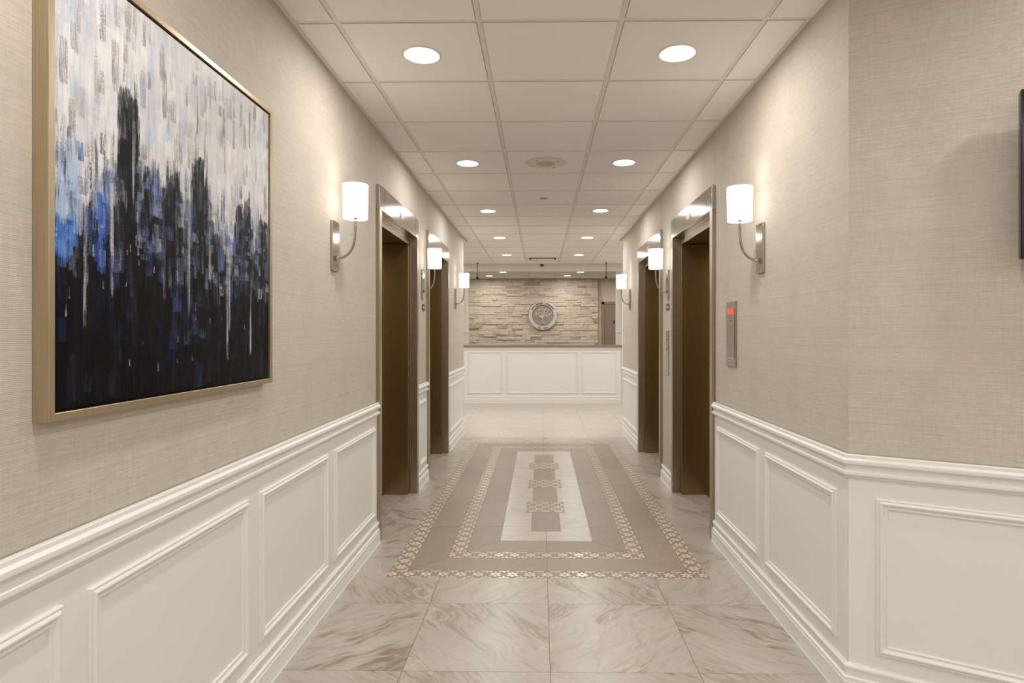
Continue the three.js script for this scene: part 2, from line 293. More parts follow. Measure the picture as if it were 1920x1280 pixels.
// reception ceiling
for (let j = 0; j < 6; j++) for (let i = -4; i < 5; i++) {
  const z0 = ZBULK + 0.1 + CQ * j, x0 = CX + CP * i, z1 = Math.min(z0 + CQ, ZSTONE); if (z1 - z0 < 0.1) continue;
  const m = mesh('ceiling_tile', cutTile(CP - 0.03, z1 - z0 - 0.03), M.ceilingTile[(i + j + 9) % 3], ceil); m.position.set(x0 + CP / 2, HREC + 0.006, -(z0 + z1) / 2);
}
mesh('reception_grid', boxZ(-3.5, 3.5, HREC + 0.004, HREC + 0.04, ZBULK + 0.1, ZSTONE + 0.07), M.grid, ceil);

// ------------------------------------------------------------------ floor: porcelain tiles, inlaid border
const floor = struct('floor');
mesh('grout', [boxZ(XL - 0.35, XR + 0.35, -0.2, -0.0022, ZBACK, ZEND), boxZ(XR, RBX, -0.2, -0.0022, ZBACK, COR[1]), boxZ(-LOB, LOB, -0.2, -0.0022, ZEND, ZCOUNT + 0.1), boxZ(-3.5, 3.5, -0.2, -0.0022, ZCOUNT + 0.1, ZSTONE + 0.1)], M.grout, floor);
function inset(poly, d) {                                  // shrink a polygon (anticlockwise) by d
  const n = poly.length;
  return poly.map((p, i) => {
    const a = poly[(i + n - 1) % n], b = poly[(i + 1) % n];
    const e1 = [p[0] - a[0], p[1] - a[1]], e2 = [b[0] - p[0], b[1] - p[1]], l1 = Math.hypot(...e1), l2 = Math.hypot(...e2);
    const n1 = [-e1[1] / l1, e1[0] / l1], n2 = [-e2[1] / l2, e2[0] / l2], k = 1 + n1[0] * n2[0] + n1[1] * n2[1];
    return [p[0] + d * (n1[0] + n2[0]) / k, p[1] + d * (n1[1] + n2[1]) / k];
  });
}
function slab(poly, gap, top, uvf) {                       // poly in (x, Z), anticlockwise
  const q = inset(poly, gap), s = new THREE.Shape(q.map(([x, z]) => new THREE.Vector2(x, z)));
  const g = new THREE.ExtrudeGeometry(s, { depth: 0.012, bevelEnabled: false });
  const p = g.attributes.position, uv = g.attributes.uv;
  for (let i = 0; i < p.count; i++) { const x = p.getX(i), Z = p.getY(i), h = p.getZ(i); p.setXYZ(i, x, top - 0.012 + h, -Z); const [a, b] = uvf(x, Z); uv.setXY(i, a, b); }
  g.computeVertexNormals(); return g;
}
const rect = (x0, x1, z0, z1) => [[x0, z0], [x1, z0], [x1, z1], [x0, z1]];
const RUG = [TX - 0.9, TX + 0.9, 3.345, 7.565];
function minus(c, r) {
  const [x0, x1, z0, z1] = c, [a0, a1, b0, b1] = r;
  const ox0 = Math.max(x0, a0), ox1 = Math.min(x1, a1), oz0 = Math.max(z0, b0), oz1 = Math.min(z1, b1);
  if (ox1 - ox0 < 1e-4 || oz1 - oz0 < 1e-4) return rect(...c);
  const L = ox0 > x0 + 1e-4, R = ox1 < x1 - 1e-4, N = oz0 > z0 + 1e-4, S = oz1 < z1 - 1e-4;
  if (!L && !R && !N && !S) return null;
  if (L && !N && !S) return rect(x0, ox0, z0, z1);
  if (R && !N && !S) return rect(ox1, x1, z0, z1);
  if (N && !L && !R) return rect(x0, x1, z0, oz0);
  if (S && !L && !R) return rect(x0, x1, oz1, z1);
  if (L && N) return [[x0, z0], [x1, z0], [x1, oz0], [ox0, oz0], [ox0, z1], [x0, z1]];
  if (R && N) return [[x0, z0], [x1, z0], [x1, z1], [ox1, z1], [ox1, oz0], [x0, oz0]];
  if (L && S) return [[x0, z0], [ox0, z0], [ox0, oz1], [x1, oz1], [x1, z1], [x0, z1]];
  return [[ox1, z0], [x1, z0], [x1, z1], [x0, z1], [x0, oz1], [ox1, oz1]];
}
const fits = (x0, x1, z0, z1) => !(z1 <= ZEND && (x1 < XL - 0.33 || (x0 > XR + 0.33 && z0 > COR[1])));
for (let j = -5; j < 16; j++) for (let i = -4; i < 6; i++) {
  const z0 = TZ + TQ * j, z1 = Math.min(z0 + TQ, ZCOUNT + 0.05), x0 = TX + TP * i, x1 = x0 + TP;
  if (!fits(x0, x1, z0, z1) || (j > 1 && (i > 3)) || z1 - z0 < 0.05) continue;
  const poly = minus([x0, x1, z0, z1], RUG); if (!poly) continue;
  const h = ((i * 7 + j * 13 + i * j) % 4 + 4) % 4, rot = (i * 3 + j) & 1, far = z0 > 7.4;
  const m = far ? M.marblePaleSheen[h & 1] : M.marble[j === 0 ? (i + 6) & 3 : j === 1 ? [1, 2, 1, 2][(i + 6) & 3] : h];
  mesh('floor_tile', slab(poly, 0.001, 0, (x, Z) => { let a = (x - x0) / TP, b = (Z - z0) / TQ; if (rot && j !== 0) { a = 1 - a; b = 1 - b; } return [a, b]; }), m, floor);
}
// inlay, from the outside in: half sizes about the centre
const RC = [TX, 5.455], hx = [0.9, 0.8, 0.6, 0.5, 0.303], hz = [2.11, 2.01, 1.81, 1.71, 1.508];
const plankUV = (turn) => (x, Z) => turn ? [Z, x] : [x, Z];
let pk = 0;
function ringPlanks(k, cuts) {                             // mitred planks between ring k and ring k + 1
  const [a, b] = [hx[k], hx[k + 1]], [c, d] = [hz[k], hz[k + 1]], [X, Z] = RC;
  for (const s of [-1, 1]) {
    const near = s < 0, zo = Z + s * c, zi = Z + s * d;
    for (const t of [-1, 1]) {                             // the two halves of an end strip
      const p = [[X, zo], [X + t * a, zo], [X + t * b, zi], [X, zi]]; mesh('border_plank', slab(ccw(p), 0.001, 0, plankUV(0)), M.plank[pk++ % 3], floor);
    }
    const xo = X + s * a, xi = X + s * b, zs = [Z - c, ...cuts.filter((q) => q > Z - d + 0.05 && q < Z + d - 0.05), Z + c];
    for (let n = 0; n < zs.length - 1; n++) {
      const z0 = zs[n], z1 = zs[n + 1], p = [[xo, z0], [xi, n ? z0 : Z - d], [xi, n < zs.length - 2 ? z1 : Z + d], [xo, z1]];
      mesh('border_plank', slab(ccw(p), 0.001, 0, plankUV(1)), M.plank[pk++ % 3], floor);
    }
  }
}
function ccw(p) { let a = 0; for (let i = 0; i < p.length; i++) { const q = p[(i + 1) % p.length]; a += p[i][0] * q[1] - q[0] * p[i][1]; } return a < 0 ? p.slice().reverse() : p; }
const cuts = Array.from({ length: 6 }, (_, k) => TZ + TQ * (3 + k));
ringPlanks(1, cuts); ringPlanks(3, cuts);
// mosaic bands: taupe ground with white six-petalled flowers
const petalPoly = [[0.0045, 0], [0.013, 0.0063], [0.023, 0.0083], [0.0345, 0.002], [0.0345, -0.002], [0.023, -0.0083], [0.013, -0.0063]];
function clipPoly(p, f) { const o = []; for (let i = 0; i < p.length; i++) { const a = p[i], b = p[(i + 1) % p.length], fa = f(a), fb = f(b); if (fa >= 0) o.push(a); if ((fa >= 0) !== (fb >= 0)) { const t = fa / (fa - fb); o.push([a[0] + (b[0] - a[0]) * t, a[1] + (b[1] - a[1]) * t]); } } return o; }
function petals(u0, u1, v0, v1, uc, vc, swap) {            // flowers inside a rectangle; swap turns the lattice for bands that run in depth
  const out = [], A = 0.098, B = 0.057;
  for (let r = -60; r <= 60; r++) {
    const v = vc + r * B; if (v < v0 - 0.04 || v > v1 + 0.04) continue;
    for (let k = -60; k <= 60; k++) {
      const u = uc + (k + (r & 1 ? 0.5 : 0)) * A; if (u < u0 - 0.04 || u > u1 + 0.04) continue;
      for (let s = 0; s < 6; s++) {
        const t = Math.PI / 6 + s * Math.PI / 3, c = Math.cos(t), d = Math.sin(t);
        let p = petalPoly.map(([a, b]) => [u + a * c - b * d, v + a * d + b * c]);
        for (const f of [(q) => q[0] - u0, (q) => u1 - q[0], (q) => q[1] - v0, (q) => v1 - q[1]]) p = p.length ? clipPoly(p, f) : p;
        if (p.length < 3) continue;
        let ar = 0; for (let i = 0; i < p.length; i++) { const q = p[(i + 1) % p.length]; ar += p[i][0] * q[1] - q[0] * p[i][1]; }
        if (Math.abs(ar) < 6e-5) continue;
        out.push(swap ? p.map(([a, b]) => [b, a]) : p);
      }
    }
  }
  return out;
}
function petalGeo(p) {
  const q = ccw(p), pos = [], y = 0.0006, n = q.length;
  for (let i = 1; i < n - 1; i++) for (const k of [0, i, i + 1]) pos.push(q[k][0], y, -q[k][1]);
  for (let i = 0; i < n; i++) { const a = q[i], b = q[(i + 1) % n]; pos.push(a[0], -0.004, -a[1], b[0], -0.004, -b[1], b[0], y, -b[1], a[0], -0.004, -a[1], b[0], y, -b[1], a[0], y, -a[1]); }
  const g = new THREE.BufferGeometry(); g.setAttribute('position', new THREE.Float32BufferAttribute(pos, 3)); g.setAttribute('uv', new THREE.Float32BufferAttribute(new Float32Array(pos.length / 3 * 2), 2)); g.computeVertexNormals(); return g;
}
function band(name, x0, x1, z0, z1, along, singly, top = -0.0005) {
  const b = mesh(name, slab(rect(x0, x1, z0, z1), 0.0008, top, (x, Z) => [x, Z]), M.mosaicBase, floor), e = 0.0025;
  const ps = along === 'x' ? petals(x0 + e, x1 - e, z0 + e, z1 - e, (x0 + x1) / 2, (z0 + z1) / 2, false) : petals(z0 + e, z1 - e, x0 + e, x1 - e, (z0 + z1) / 2, (x0 + x1) / 2, true);
  const lift = top + 0.0005;
  if (singly) ps.forEach((p, i) => { mesh('petal', petalGeo(p), M.petal[i % 3], b); });
  else for (let k = 0; k < 1; k++) { const m = mesh('petals', ps.map(petalGeo), M.petal[0], b); m.userData.kind = 'stuff'; m.position.y = lift; }
}
for (const [k, single] of [[0, true], [2, false]]) {
  const [X, Z] = RC, a = hx[k], b = hx[k + 1], c = hz[k], d = hz[k + 1];
  band('mosaic_band', X - a, X + a, Z - c, Z - d, 'x', single); band('mosaic_band', X - a, X + a, Z + d, Z + c, 'x', false);
  band('mosaic_band', X - a, X - b, Z - d, Z + d, 'z', false); band('mosaic_band', X + b, X + a, Z - d, Z + d, 'z', false);
}
{ // centre panel: marble frame, plank strip and three mosaic squares
  const [X, Z] = RC, a = hx[4], c = hz[4], s = 0.1, e = 1.315;
  const zs = [Z - e, ...cuts.filter((q) => q > Z - e + 0.05 && q < Z + e - 0.05), Z + e];
  const uvM = (x, Z2) => [(x - X) / 0.6, (Z2 - Z) / 0.6];
  for (const t of [-1, 1]) {
    for (let n = 0; n < zs.length - 1; n++) {
      const z0 = n ? zs[n] : Z - c, z1 = n < zs.length - 2 ? zs[n + 1] : Z + c;
      const p = [[X + t * a, z0], [X + t * s, n ? z0 : zs[0]], [X + t * s, n < zs.length - 2 ? z1 : zs[n + 1]], [X + t * a, z1]];
      mesh('inlay_tile', slab(ccw(p), 0.001, 0, (x, q) => { const w = uvM(x, q); return [w[0] + n * 0.37 + t * 0.2, w[1] + n * 0.21]; }), M.marblePaleSheen[(n + (t > 0)) & 1], floor);
    }
    for (const u of [-1, 1]) mesh('inlay_tile', slab(ccw([[X, Z + t * c], [X + u * a, Z + t * c], [X + u * s, Z + t * e], [X, Z + t * e]]), 0.001, 0, uvM), M.marblePaleSheen[(u + t + 2) / 2 & 1], floor);
  }
  const mz = [Z - 0.735, Z, Z + 0.735], edges = [Z - e, ...mz.flatMap((q) => [q - 0.15, q + 0.15]), Z + e];
  for (let n = 0; n < 8; n += 2) mesh('inlay_plank', slab(rect(X - s, X + s, edges[n], edges[n + 1]), 0.001, 0, plankUV(1)), M.plank[n / 2 % 3], floor);
  for (const q of mz) band('mosaic_square', X - 0.15, X + 0.15, q - 0.15, q + 0.15, 'x', false, 0.0008);
}

// ------------------------------------------------------------------ elevators: stepped steel entrances
function elevator(side, f, label) {
  const w = f.z1 - f.z0, t = thing('elevator', label, 'elevator', [side < 0 ? XL : XR, 0, -(f.z0 + f.z1) / 2], side < 0 ? Math.PI / 2 : -Math.PI / 2, 'elevators');
  const a = w / 2, st = 0.058, TOP = 2.337, HB = 2.175, P = 0.022, D1 = -0.048, b = a - st, c = b - 0.05, HI = 2.115, D2 = -0.30;
  for (const s of [-1, 1]) mesh('outer_jamb', box(...(s < 0 ? [-a, -b] : [b, a]), 0, HB, D1, P, 0.0025), M.brushed, t);
  const h = mesh('header', box(-a, a, HB, TOP, D1, P, 0.0025), M.steel, t);
  for (const s of [-1, 1]) mesh('panel_seam', box(s * (a - 0.135) - 0.0015, s * (a - 0.135) + 0.0015, HB + 0.003, TOP - 0.004, P - 0.001, P + 0.0004), M.slot, h);
  const ind = mesh('floor_indicator', box(-0.058, 0.058, 2.222, 2.276, P - 0.002, P + 0.003, 0.001), M.steel, h);
  mesh('indicator_screen', box(-0.05, 0.05, 2.229, 2.269, P, P + 0.0045, 0.001), M.red, h);
  for (const s of [-1, 1]) {
    mesh('inner_jamb', [box(...(s < 0 ? [-b, -c - 0.016] : [c + 0.016, b]), 0, HI + 0.03, D1 - 0.015, D1, 0.001), box(...(s < 0 ? [-c - 0.014, -c] : [c, c + 0.014]), 0, HI, D2, D1 + 0.004, 0.002), box(...(s < 0 ? [-c - 0.05, -c - 0.014] : [c + 0.014, c + 0.05]), 0, HI, D2, D1 - 0.02)], M.shadedSteel, t);
  }
  const tm = mesh('transom', [box(-b, b, HI + 0.034, HB + 0.03, D1 - 0.014, D1, 0.001), box(-c - 0.014, c + 0.014, HI, HI + 0.031, D1 - 0.014, D1 + 0.002, 0.001), box(-c - 0.01, c + 0.01, HI + 0.004, HI + 0.02, D2, D1 - 0.01)], M.brushed, t);
  mesh('transom_joint', box(-b + 0.11, -b + 0.116, HI, HB, D1 - 0.005, D1 + 0.0025), M.slot, tm);
  for (const s of [-1, 1]) mesh('door_panel', box(...(s < 0 ? [-c - 0.03, -0.002] : [0.002, c + 0.03]), 0.006, HI + 0.01, D2 - 0.03, D2, 0.002), M.shadedSteel, t);
  mesh('sill', box(-c - 0.02, c + 0.02, -0.008, 0.004, D2 - 0.03, D2 + 0.05), M.plate, t);
  mesh('shaft_lining', [box(-a + 0.012, a - 0.012, 0, TOP, D2 - 0.1, D2 - 0.04), box(-a + 0.001, -c - 0.055, 0, TOP - 0.001, D2 - 0.04, D1 - 0.03), box(c + 0.055, a - 0.001, 0, TOP - 0.001, D2 - 0.04, D1 - 0.03), box(-a + 0.001, a - 0.001, HB + 0.04, TOP - 0.001, D2 - 0.04, D1 - 0.03)], M.slot, t);
  return t;
}
elevator(-1, left[0], 'stainless steel elevator entrance on the left wall just past the painting');
elevator(-1, left[1], 'stainless steel elevator entrance on the left wall nearer the reception desk');
elevator(1, right[0], 'stainless steel elevator entrance on the right wall beside the tall key panel');
elevator(1, right[1], 'stainless steel elevator entrance on the right wall nearer the reception desk');

// ------------------------------------------------------------------ downlights
const discG = new THREE.CylinderGeometry(0.077, 0.077, 0.004, 40), ringG = new THREE.LatheGeometry([[0.077, 0.0], [0.080, -0.004], [0.088, -0.005], [0.094, -0.003], [0.0955, 0.0], [0.0955, 0.004]].map(([x, y]) => new THREE.Vector2(x, y)), 48);
const trimMat = std({ color: 0xeee8de, roughness: 0.4, side: THREE.DoubleSide });
function downlight(x, Z, y, label, power = DOWNLIGHT) {
  const t = thing('ceiling_downlight', label, 'ceiling light', [x, y, -Z], 0, 'recessed round ceiling lights');
  mesh('trim_ring', ringG, trimMat, t);
  const d = mesh('light_disc', discG, M.disc, t); d.position.y = 0.0015;
  const l = new THREE.RectAreaLight(WARM, power, 0.107, 0.107); l.position.set(x, y - 0.002, -Z); l.rotation.x = -Math.PI / 2; l.name = 'downlight_lamp'; scene.add(l);
}
const rowsZ = [CZ + 0.5 * CQ, CZ + 3.5 * CQ, CZ + 6.5 * CQ, CZ + 9.5 * CQ, CZ + 12.5 * CQ], ord = ['first', 'second', 'third', 'fourth', 'fifth'];
rowsZ.forEach((Z, k) => { for (const [c, s] of [[-1, 'left'], [1, 'right']]) downlight(CX + CP / 2 + c * CP, Z, HC - 0.004, `round recessed ceiling light, ${ord[k]} one back in the ${s} row over the corridor`, DOWNLIGHT * 0.84); });
for (const [x, Z, n] of [[-0.835, 13.47, 'left, nearer the bulkhead'], [0.895, 13.47, 'right, nearer the bulkhead'], [-1.217, 14.32, 'left, nearer the stone wall'], [0.647, 14.32, 'right, nearer the stone wall']]) downlight(x, Z, HREC - 0.004, `small recessed light in the ceiling behind the reception desk, ${n}`, DOWNLIGHT * 1.2);
// added unseen fill downlights for even brightness; the television one follows its shadow
for (const [x, Z, p, n] of [
  [CX - CP / 2, rowsZ[0] - 3 * CQ, 1, 'added fill, left, just behind the camera'], [CX + 1.5 * CP, rowsZ[0] - 3 * CQ, 1, 'added fill, right, just behind the camera'], [1.97, 1.37, 1.0, 'in front of the television'],
  ...[-0.65, -2.0, -3.4].flatMap((Z, j) => [-0.56, 0.65, 1.86, 3.08].map((x, i) => [x, Z, [0.4, 0.9, 1.4][j], `row ${['one', 'two', 'three'][j]}, column ${['one', 'two', 'three', 'four'][i]} of the seating side`])),
  ...[9.3, 10.6].flatMap((Z, j) => [-2.2, 2.3].map((x, i) => [x, Z, 1.55, `${i ? 'right' : 'left'} lobby wing, ${j ? 'back' : 'front'}`])), [-2.5, 13.4, 1.7, 'added fill, left end of the reception'], [2.45, 13.9, 1.9, 'added fill, right end of the reception'],
]) downlight(x, Z, Z > ZBULK ? HREC - 0.004 : HC - 0.004, `round recessed ceiling light outside the picture, ${n}`, DOWNLIGHT * p);

// ------------------------------------------------------------------ wall sconces
const shadeG = new THREE.LatheGeometry([[0.0585, 0], [0.062, 0], [0.0655, 0.176], [0.0635, 0.176], [0.0585, 0.002]].map(([x, y]) => new THREE.Vector2(x, y)), 48);
const armCurve = new THREE.CatmullRomCurve3([[0, -0.205, 0.012], [0, -0.203, 0.035], [0, -0.19, 0.065], [0, -0.16, 0.093], [0, -0.115, 0.108], [0, -0.06, 0.113], [0, 0.03, 0.114]].map((p) => new THREE.Vector3(...p)));
const armG = new THREE.TubeGeometry(armCurve, 40, 0.0064, 14);
function sconce(side, Z, label, dy = 0) {
  const t = thing('wall_sconce', label, 'wall lamp', [side < 0 ? XL : XR, 1.95 + dy, -Z], side < 0 ? Math.PI / 2 : -Math.PI / 2, 'wall sconces with white drum shades');
  mesh('backplate', box(-0.048, 0.048, -0.268, -0.012, 0.0005, 0.014, 0.003), M.chrome, t);
  mesh('arm', [armG, new THREE.CylinderGeometry(0.0075, 0.0065, 0.03, 16).translate(0, -0.052, 0.1135)], M.chrome, t);
  mesh('arm_boss', box(-0.013, 0.013, -0.219, -0.191, 0.014, 0.026, 0.003), M.chrome, t);
  const s = mesh('lamp_shade', shadeG, M.shade, t); s.position.set(0, 0, 0.114);
  const d = mesh('diffuser', new THREE.CylinderGeometry(0.0585, 0.0585, 0.003, 40), M.shadeBase, t); d.position.set(0, 0.006, 0.114);
  const n = mesh('finial', new THREE.LatheGeometry([[0, -0.008], [0.006, -0.006], [0.009, -0.001], [0.009, 0.003], [0, 0.004]].map(([x, y]) => new THREE.Vector2(x, y)), 20), M.chrome, t); n.position.set(0, 0.004, 0.114);
  const l = new THREE.PointLight(WARM, SCONCE, 0, 2); l.name = 'sconce_lamp'; l.shadow.radius = 1.4; l.castShadow = true;
  l.position.set((side < 0 ? XL + 0.114 : XR - 0.114), 1.95 + dy + 0.1, -Z); scene.add(l);
  return t;
}
sconce(-1, 3.095, 'chrome wall sconce with white drum shade between the painting and the first elevator', 0.001);
sconce(-1, 5.43, 'chrome wall sconce with white drum shade between the two left elevators');
sconce(-1, 7.53, 'chrome wall sconce with white drum shade at the far end of the left wall', -0.012);
sconce(1, 3.14, 'chrome wall sconce with white drum shade above the tall key panel', -0.008);
sconce(1, 5.42, 'chrome wall sconce with white drum shade between the two right elevators', -0.008);
sconce(1, 7.70, 'chrome wall sconce with white drum shade at the far end of the right wall', -0.012);

// ------------------------------------------------------------------ the painting
{
  const N = 1024, K = 960, B = new Float32Array(N * K * 3), Hh = new Float32Array(N * K);
  const base = (u, v) => { // palette by height: white sky, blue middle, black foot
    const edge = 0.40 + 0.05 * fbm(u * 9, 0.3, 2, 3) + 0.15 * sstep(0.14, 0.24, u) - 0.14 * sstep(0.56, 0.68, u) + 0.05 * sstep(0.74, 0.9, u);
    return [sstep(edge + 0.16, edge - 0.04, v), edge];
  };
  const mixc = (a, b, t) => [a[0] + (b[0] - a[0]) * t, a[1] + (b[1] - a[1]) * t, a[2] + (b[2] - a[2]) * t];
  for (let y = 0; y < K; y++) for (let x = 0; x < N; x++) {
    const u = x / N, v = y / K, [d] = base(u, v), n = fbm(u * 40, v * 5, 3, 4);
    const c = mixc([206 + 40 * n, 203 + 40 * n, 206 + 36 * n], [7 + 8 * n, 7 + 8 * n, 12 + 14 * n], d), i = 3 * (y * N + x); B[i] = c[0]; B[i + 1] = c[1]; B[i + 2] = c[2];
  }
  // one pull of a palette knife: ragged along its length, breaking up towards the dry end
  const pull = (u, v, w, h, col, alpha, dry, relief = 0.5) => {
    const x0 = Math.max(0, Math.floor((u - w / 2) * N)), x1 = Math.min(N, Math.ceil((u + w / 2) * N)), y0 = Math.max(0, Math.floor((v - h / 2) * K)), y1 = Math.min(K, Math.ceil((v + h / 2) * K)), z = rnd() * 90, sl = rr(-0.05, 0.05);
    for (let y = y0; y < y1; y++) {
      const t = (y - y0) / (y1 - y0), end = Math.min(1, Math.min(t, 1 - t) * 7);
      for (let x = x0; x < x1; x++) {
        const s = (x - x0) / (x1 - x0), rim = Math.min(1, Math.min(s, 1 - s) * 6 + 0.15);
        const st = pn.noise(x / 3.2 + sl * y, y / 46, z), gr = pn.noise(x / 2.1, y / 3.3, z + 4);
        const k = alpha * Math.min(1, Math.max(0, 0.75 + st * 1.0 + gr * dry * 1.6 - dry * t * 0.9)) * sstep(0, 0.5, end * rim + st * 0.3);
        if (k < 0.02) continue;
        const i = 3 * (y * N + x); B[i] += (col[0] - B[i]) * k; B[i + 1] += (col[1] - B[i + 1]) * k; B[i + 2] += (col[2] - B[i + 2]) * k;
        Hh[y * N + x] = Hh[y * N + x] * (1 - 0.6 * k) + relief * k * (0.6 + st) * (0.4 + rim * 0.6);
      }
    }
  };
  const pick = (a) => a[Math.floor(rnd() * a.length)];
  const WH = [[236, 233, 233], [222, 221, 226], [244, 242, 240], [206, 208, 218], [196, 202, 216], [226, 221, 218], [238, 236, 238]], GR = [[140, 131, 126], [118, 110, 108], [160, 152, 148], [104, 96, 92], [150, 148, 156]];
  const BL = [[66, 92, 150], [92, 116, 162], [124, 146, 186], [46, 60, 110], [52, 92, 178], [96, 108, 138], [150, 164, 192]], DK = [[6, 5, 7], [10, 9, 13], [14, 14, 26], [20, 15, 13], [8, 9, 22], [28, 24, 28]];
  // white upper field: broad smears first, then narrower pulls and dry grey scrapes that show the ground
  for (let k = 0; k < 420; k++) pull(rnd(), rr(0.45, 1.02), rr(0.03, 0.085), rr(0.04, 0.14), pick(WH), rr(0.35, 0.85), rr(0, 0.5), 0.7);
  for (let k = 0; k < 420; k++) pull(rnd(), rr(0.42, 1.02), rr(0.008, 0.03), rr(0.04, 0.2), pick(WH), rr(0.3, 0.8), rr(0, 0.6));
  for (let k = 0; k < 110; k++) pull(rnd(), 0.5 + 0.5 * Math.pow(rnd(), 0.8), rr(0.006, 0.024), rr(0.03, 0.14), pick(GR), rr(0.35, 0.8), rr(0.3, 0.8));
  for (let k = 0; k < 90; k++) pull(rnd(), rr(0.5, 0.98), rr(0.01, 0.04), rr(0.03, 0.1), pick([[168, 186, 216], [190, 200, 220], [176, 190, 214]]), rr(0.2, 0.5), rr(0.2, 0.8));
  // dark towers: left edge, right edge, top
  const towers = [[0.195, 0.262, 0.77], [0.262, 0.34, 0.60], [0.365, 0.44, 0.62], [0.505, 0.585, 0.69], [0.60, 0.66, 0.47], [0.755, 0.80, 0.60], [0.81, 0.875, 0.63], [0.93, 0.985, 0.58], [0.10, 0.16, 0.48], [0.02, 0.07, 0.36]];
  for (const [a, b, top] of towers) {
    const n = 130;
    for (let k = 0; k < n; k++) { const v = top * Math.pow(rnd(), 0.7), h = rr(0.06, 0.22); if (v + h / 2 > top + 0.02) continue; pull(rr(a, b), v, rr(0.008, 0.022), h, pick(DK), rr(0.5, 0.95), rr(0, 0.4)); }
    for (let k = 0; k < 8; k++) pull(rr(a, b), top - rr(0.0, 0.1), rr(0.006, 0.014), rr(0.05, 0.12), pick(GR.concat(DK)), rr(0.4, 0.8), rr(0.3, 0.9));
  }
  // black foot
  for (let k = 0; k < 520; k++) { const u = rnd(), [, e] = base(u, 0); pull(u, rr(0, e - 0.02), rr(0.01, 0.035), rr(0.06, 0.25), pick(DK), rr(0.4, 0.9), rr(0, 0.4)); }
  for (let k = 0; k < 130; k++) { const u = rnd(); pull(u, rr(0.03, 0.36), rr(0.008, 0.03), rr(0.03, 0.13), pick([[24, 40, 92], [38, 56, 104], [20, 26, 70], [60, 72, 100], [52, 56, 66]]), rr(0.2, 0.6), rr(0.2, 0.9)); }
  // blue middle between the towers
  for (let k = 0; k < 240; k++) { const u = rnd(); const v = 0.44 + 0.15 * (rnd() + rnd() - 1); const dk = towers.some(([a, b, t]) => u > a + 0.008 && u < b - 0.008 && v < t); if (dk && rnd() < 0.9) continue; pull(u, v, rr(0.012, 0.04), rr(0.02, 0.08), pick(BL.concat(WH.slice(3, 5))), rr(0.3, 0.85), rr(0.1, 0.7)); }
  for (let k = 0; k < 40; k++) pull(rr(0.262, 0.36), rr(0.36, 0.62), rr(0.02, 0.05), rr(0.015, 0.035), pick([[112, 134, 184], [90, 112, 160], [140, 156, 196]]), rr(0.4, 0.8), rr(0.2, 0.8));
  for (let k = 0; k < 60; k++) pull(rr(0.6, 0.99), rr(0.3, 0.56), rr(0.015, 0.035), rr(0.015, 0.04), pick(BL.concat(WH)), rr(0.4, 0.8), rr(0.2, 0.8));
  for (let k = 0; k < 260; k++) { const u = rnd(); pull(u, rr(0.3, 0.62), rr(0.005, 0.016), rr(0.03, 0.14), pick([[120, 130, 152], [82, 92, 118], [54, 60, 84], [160, 168, 186], [30, 30, 44], [14, 13, 18]]), rr(0.3, 0.75), rr(0.3, 0.9)); }
  // marked accents: bright blue at the left, white drips
  for (let k = 0; k < 26; k++) pull(rr(0.0, 0.06), rr(0.33, 0.43), rr(0.012, 0.03), rr(0.03, 0.08), pick([[44, 88, 186], [66, 112, 196], [104, 146, 208]]), 0.85, 0.3);
  for (let k = 0; k < 14; k++) pull(rr(0.01, 0.07), rr(0.42, 0.56), rr(0.015, 0.03), rr(0.04, 0.1), pick([[176, 198, 226], [200, 212, 232], [146, 178, 222]]), 0.8, 0.3);
  for (let k = 0; k < 18; k++) pull(rr(0.11, 0.15), rr(0.34, 0.5), rr(0.01, 0.025), rr(0.04, 0.1), pick([[38, 72, 176], [64, 100, 188], [130, 156, 206]]), 0.8, 0.4);
  for (const [u, v0, v1] of [[0.085, 0.17, 0.47], [0.17, 0.22, 0.60], [0.485, 0.2, 0.58], [0.70, 0.03, 0.53], [0.715, 0.1, 0.42], [0.86, 0.05, 0.36], [0.245, 0.5, 0.74], [0.6, 0.3, 0.5]]) for (let k = 0; k < 5; k++) { const h = (v1 - v0) * rr(0.4, 0.9); pull(u + rr(-0.004, 0.004), rr(v0 + h / 2, v1 - h / 2 + 0.01), rr(0.005, 0.012), h, pick([[190, 192, 198], [150, 156, 168], [214, 214, 216]]), rr(0.4, 0.75), rr(0.3, 0.8)); }
  for (let k = 0; k < 16; k++) pull(rr(0.40, 0.56), rr(0.14, 0.30), rr(0.02, 0.045), rr(0.03, 0.07), pick([[52, 78, 136], [38, 58, 112], [84, 108, 156]]), rr(0.3, 0.7), 0.6);
  for (let k = 0; k < 40; k++) pull(rnd(), rr(0.04, 0.5), rr(0.003, 0.007), rr(0.01, 0.03), pick(WH), 0.7, 0.6);
  const map = dataTex(N, K, (x, y, c) => { const i = 3 * (y * N + x); c[0] = B[i]; c[1] = B[i + 1]; c[2] = B[i + 2]; });
  const bump = dataTex(N, K, (x, y, c) => { c[0] = c[1] = c[2] = 90 + 120 * Hh[y * N + x]; }, false);
  map.wrapS = map.wrapT = bump.wrapS = bump.wrapT = THREE.ClampToEdgeWrapping;
  const z0 = 1.25, z1 = 2.306, y0 = 1.171, y1 = 2.217, w = z1 - z0, h = y1 - y0, D = 0.036, R = 0.0165;
  const t = thing('wall_painting', 'large abstract painting in white, blue and black in a champagne frame', 'painting', [XL, (y0 + y1) / 2, -(z0 + z1) / 2], Math.PI / 2);
  mesh('frame', frameGeo(w, h, [[0.0, 0.001], [0.0, D - 0.001], [0.001, D], [R - 0.001, D], [R, D - 0.001], [R, 0.004]]), M.gold, t);
  mesh('backing', box(-w / 2 + 0.01, w / 2 - 0.01, -h / 2 + 0.01, h / 2 - 0.01, 0.002, 0.006), M.dark, t);
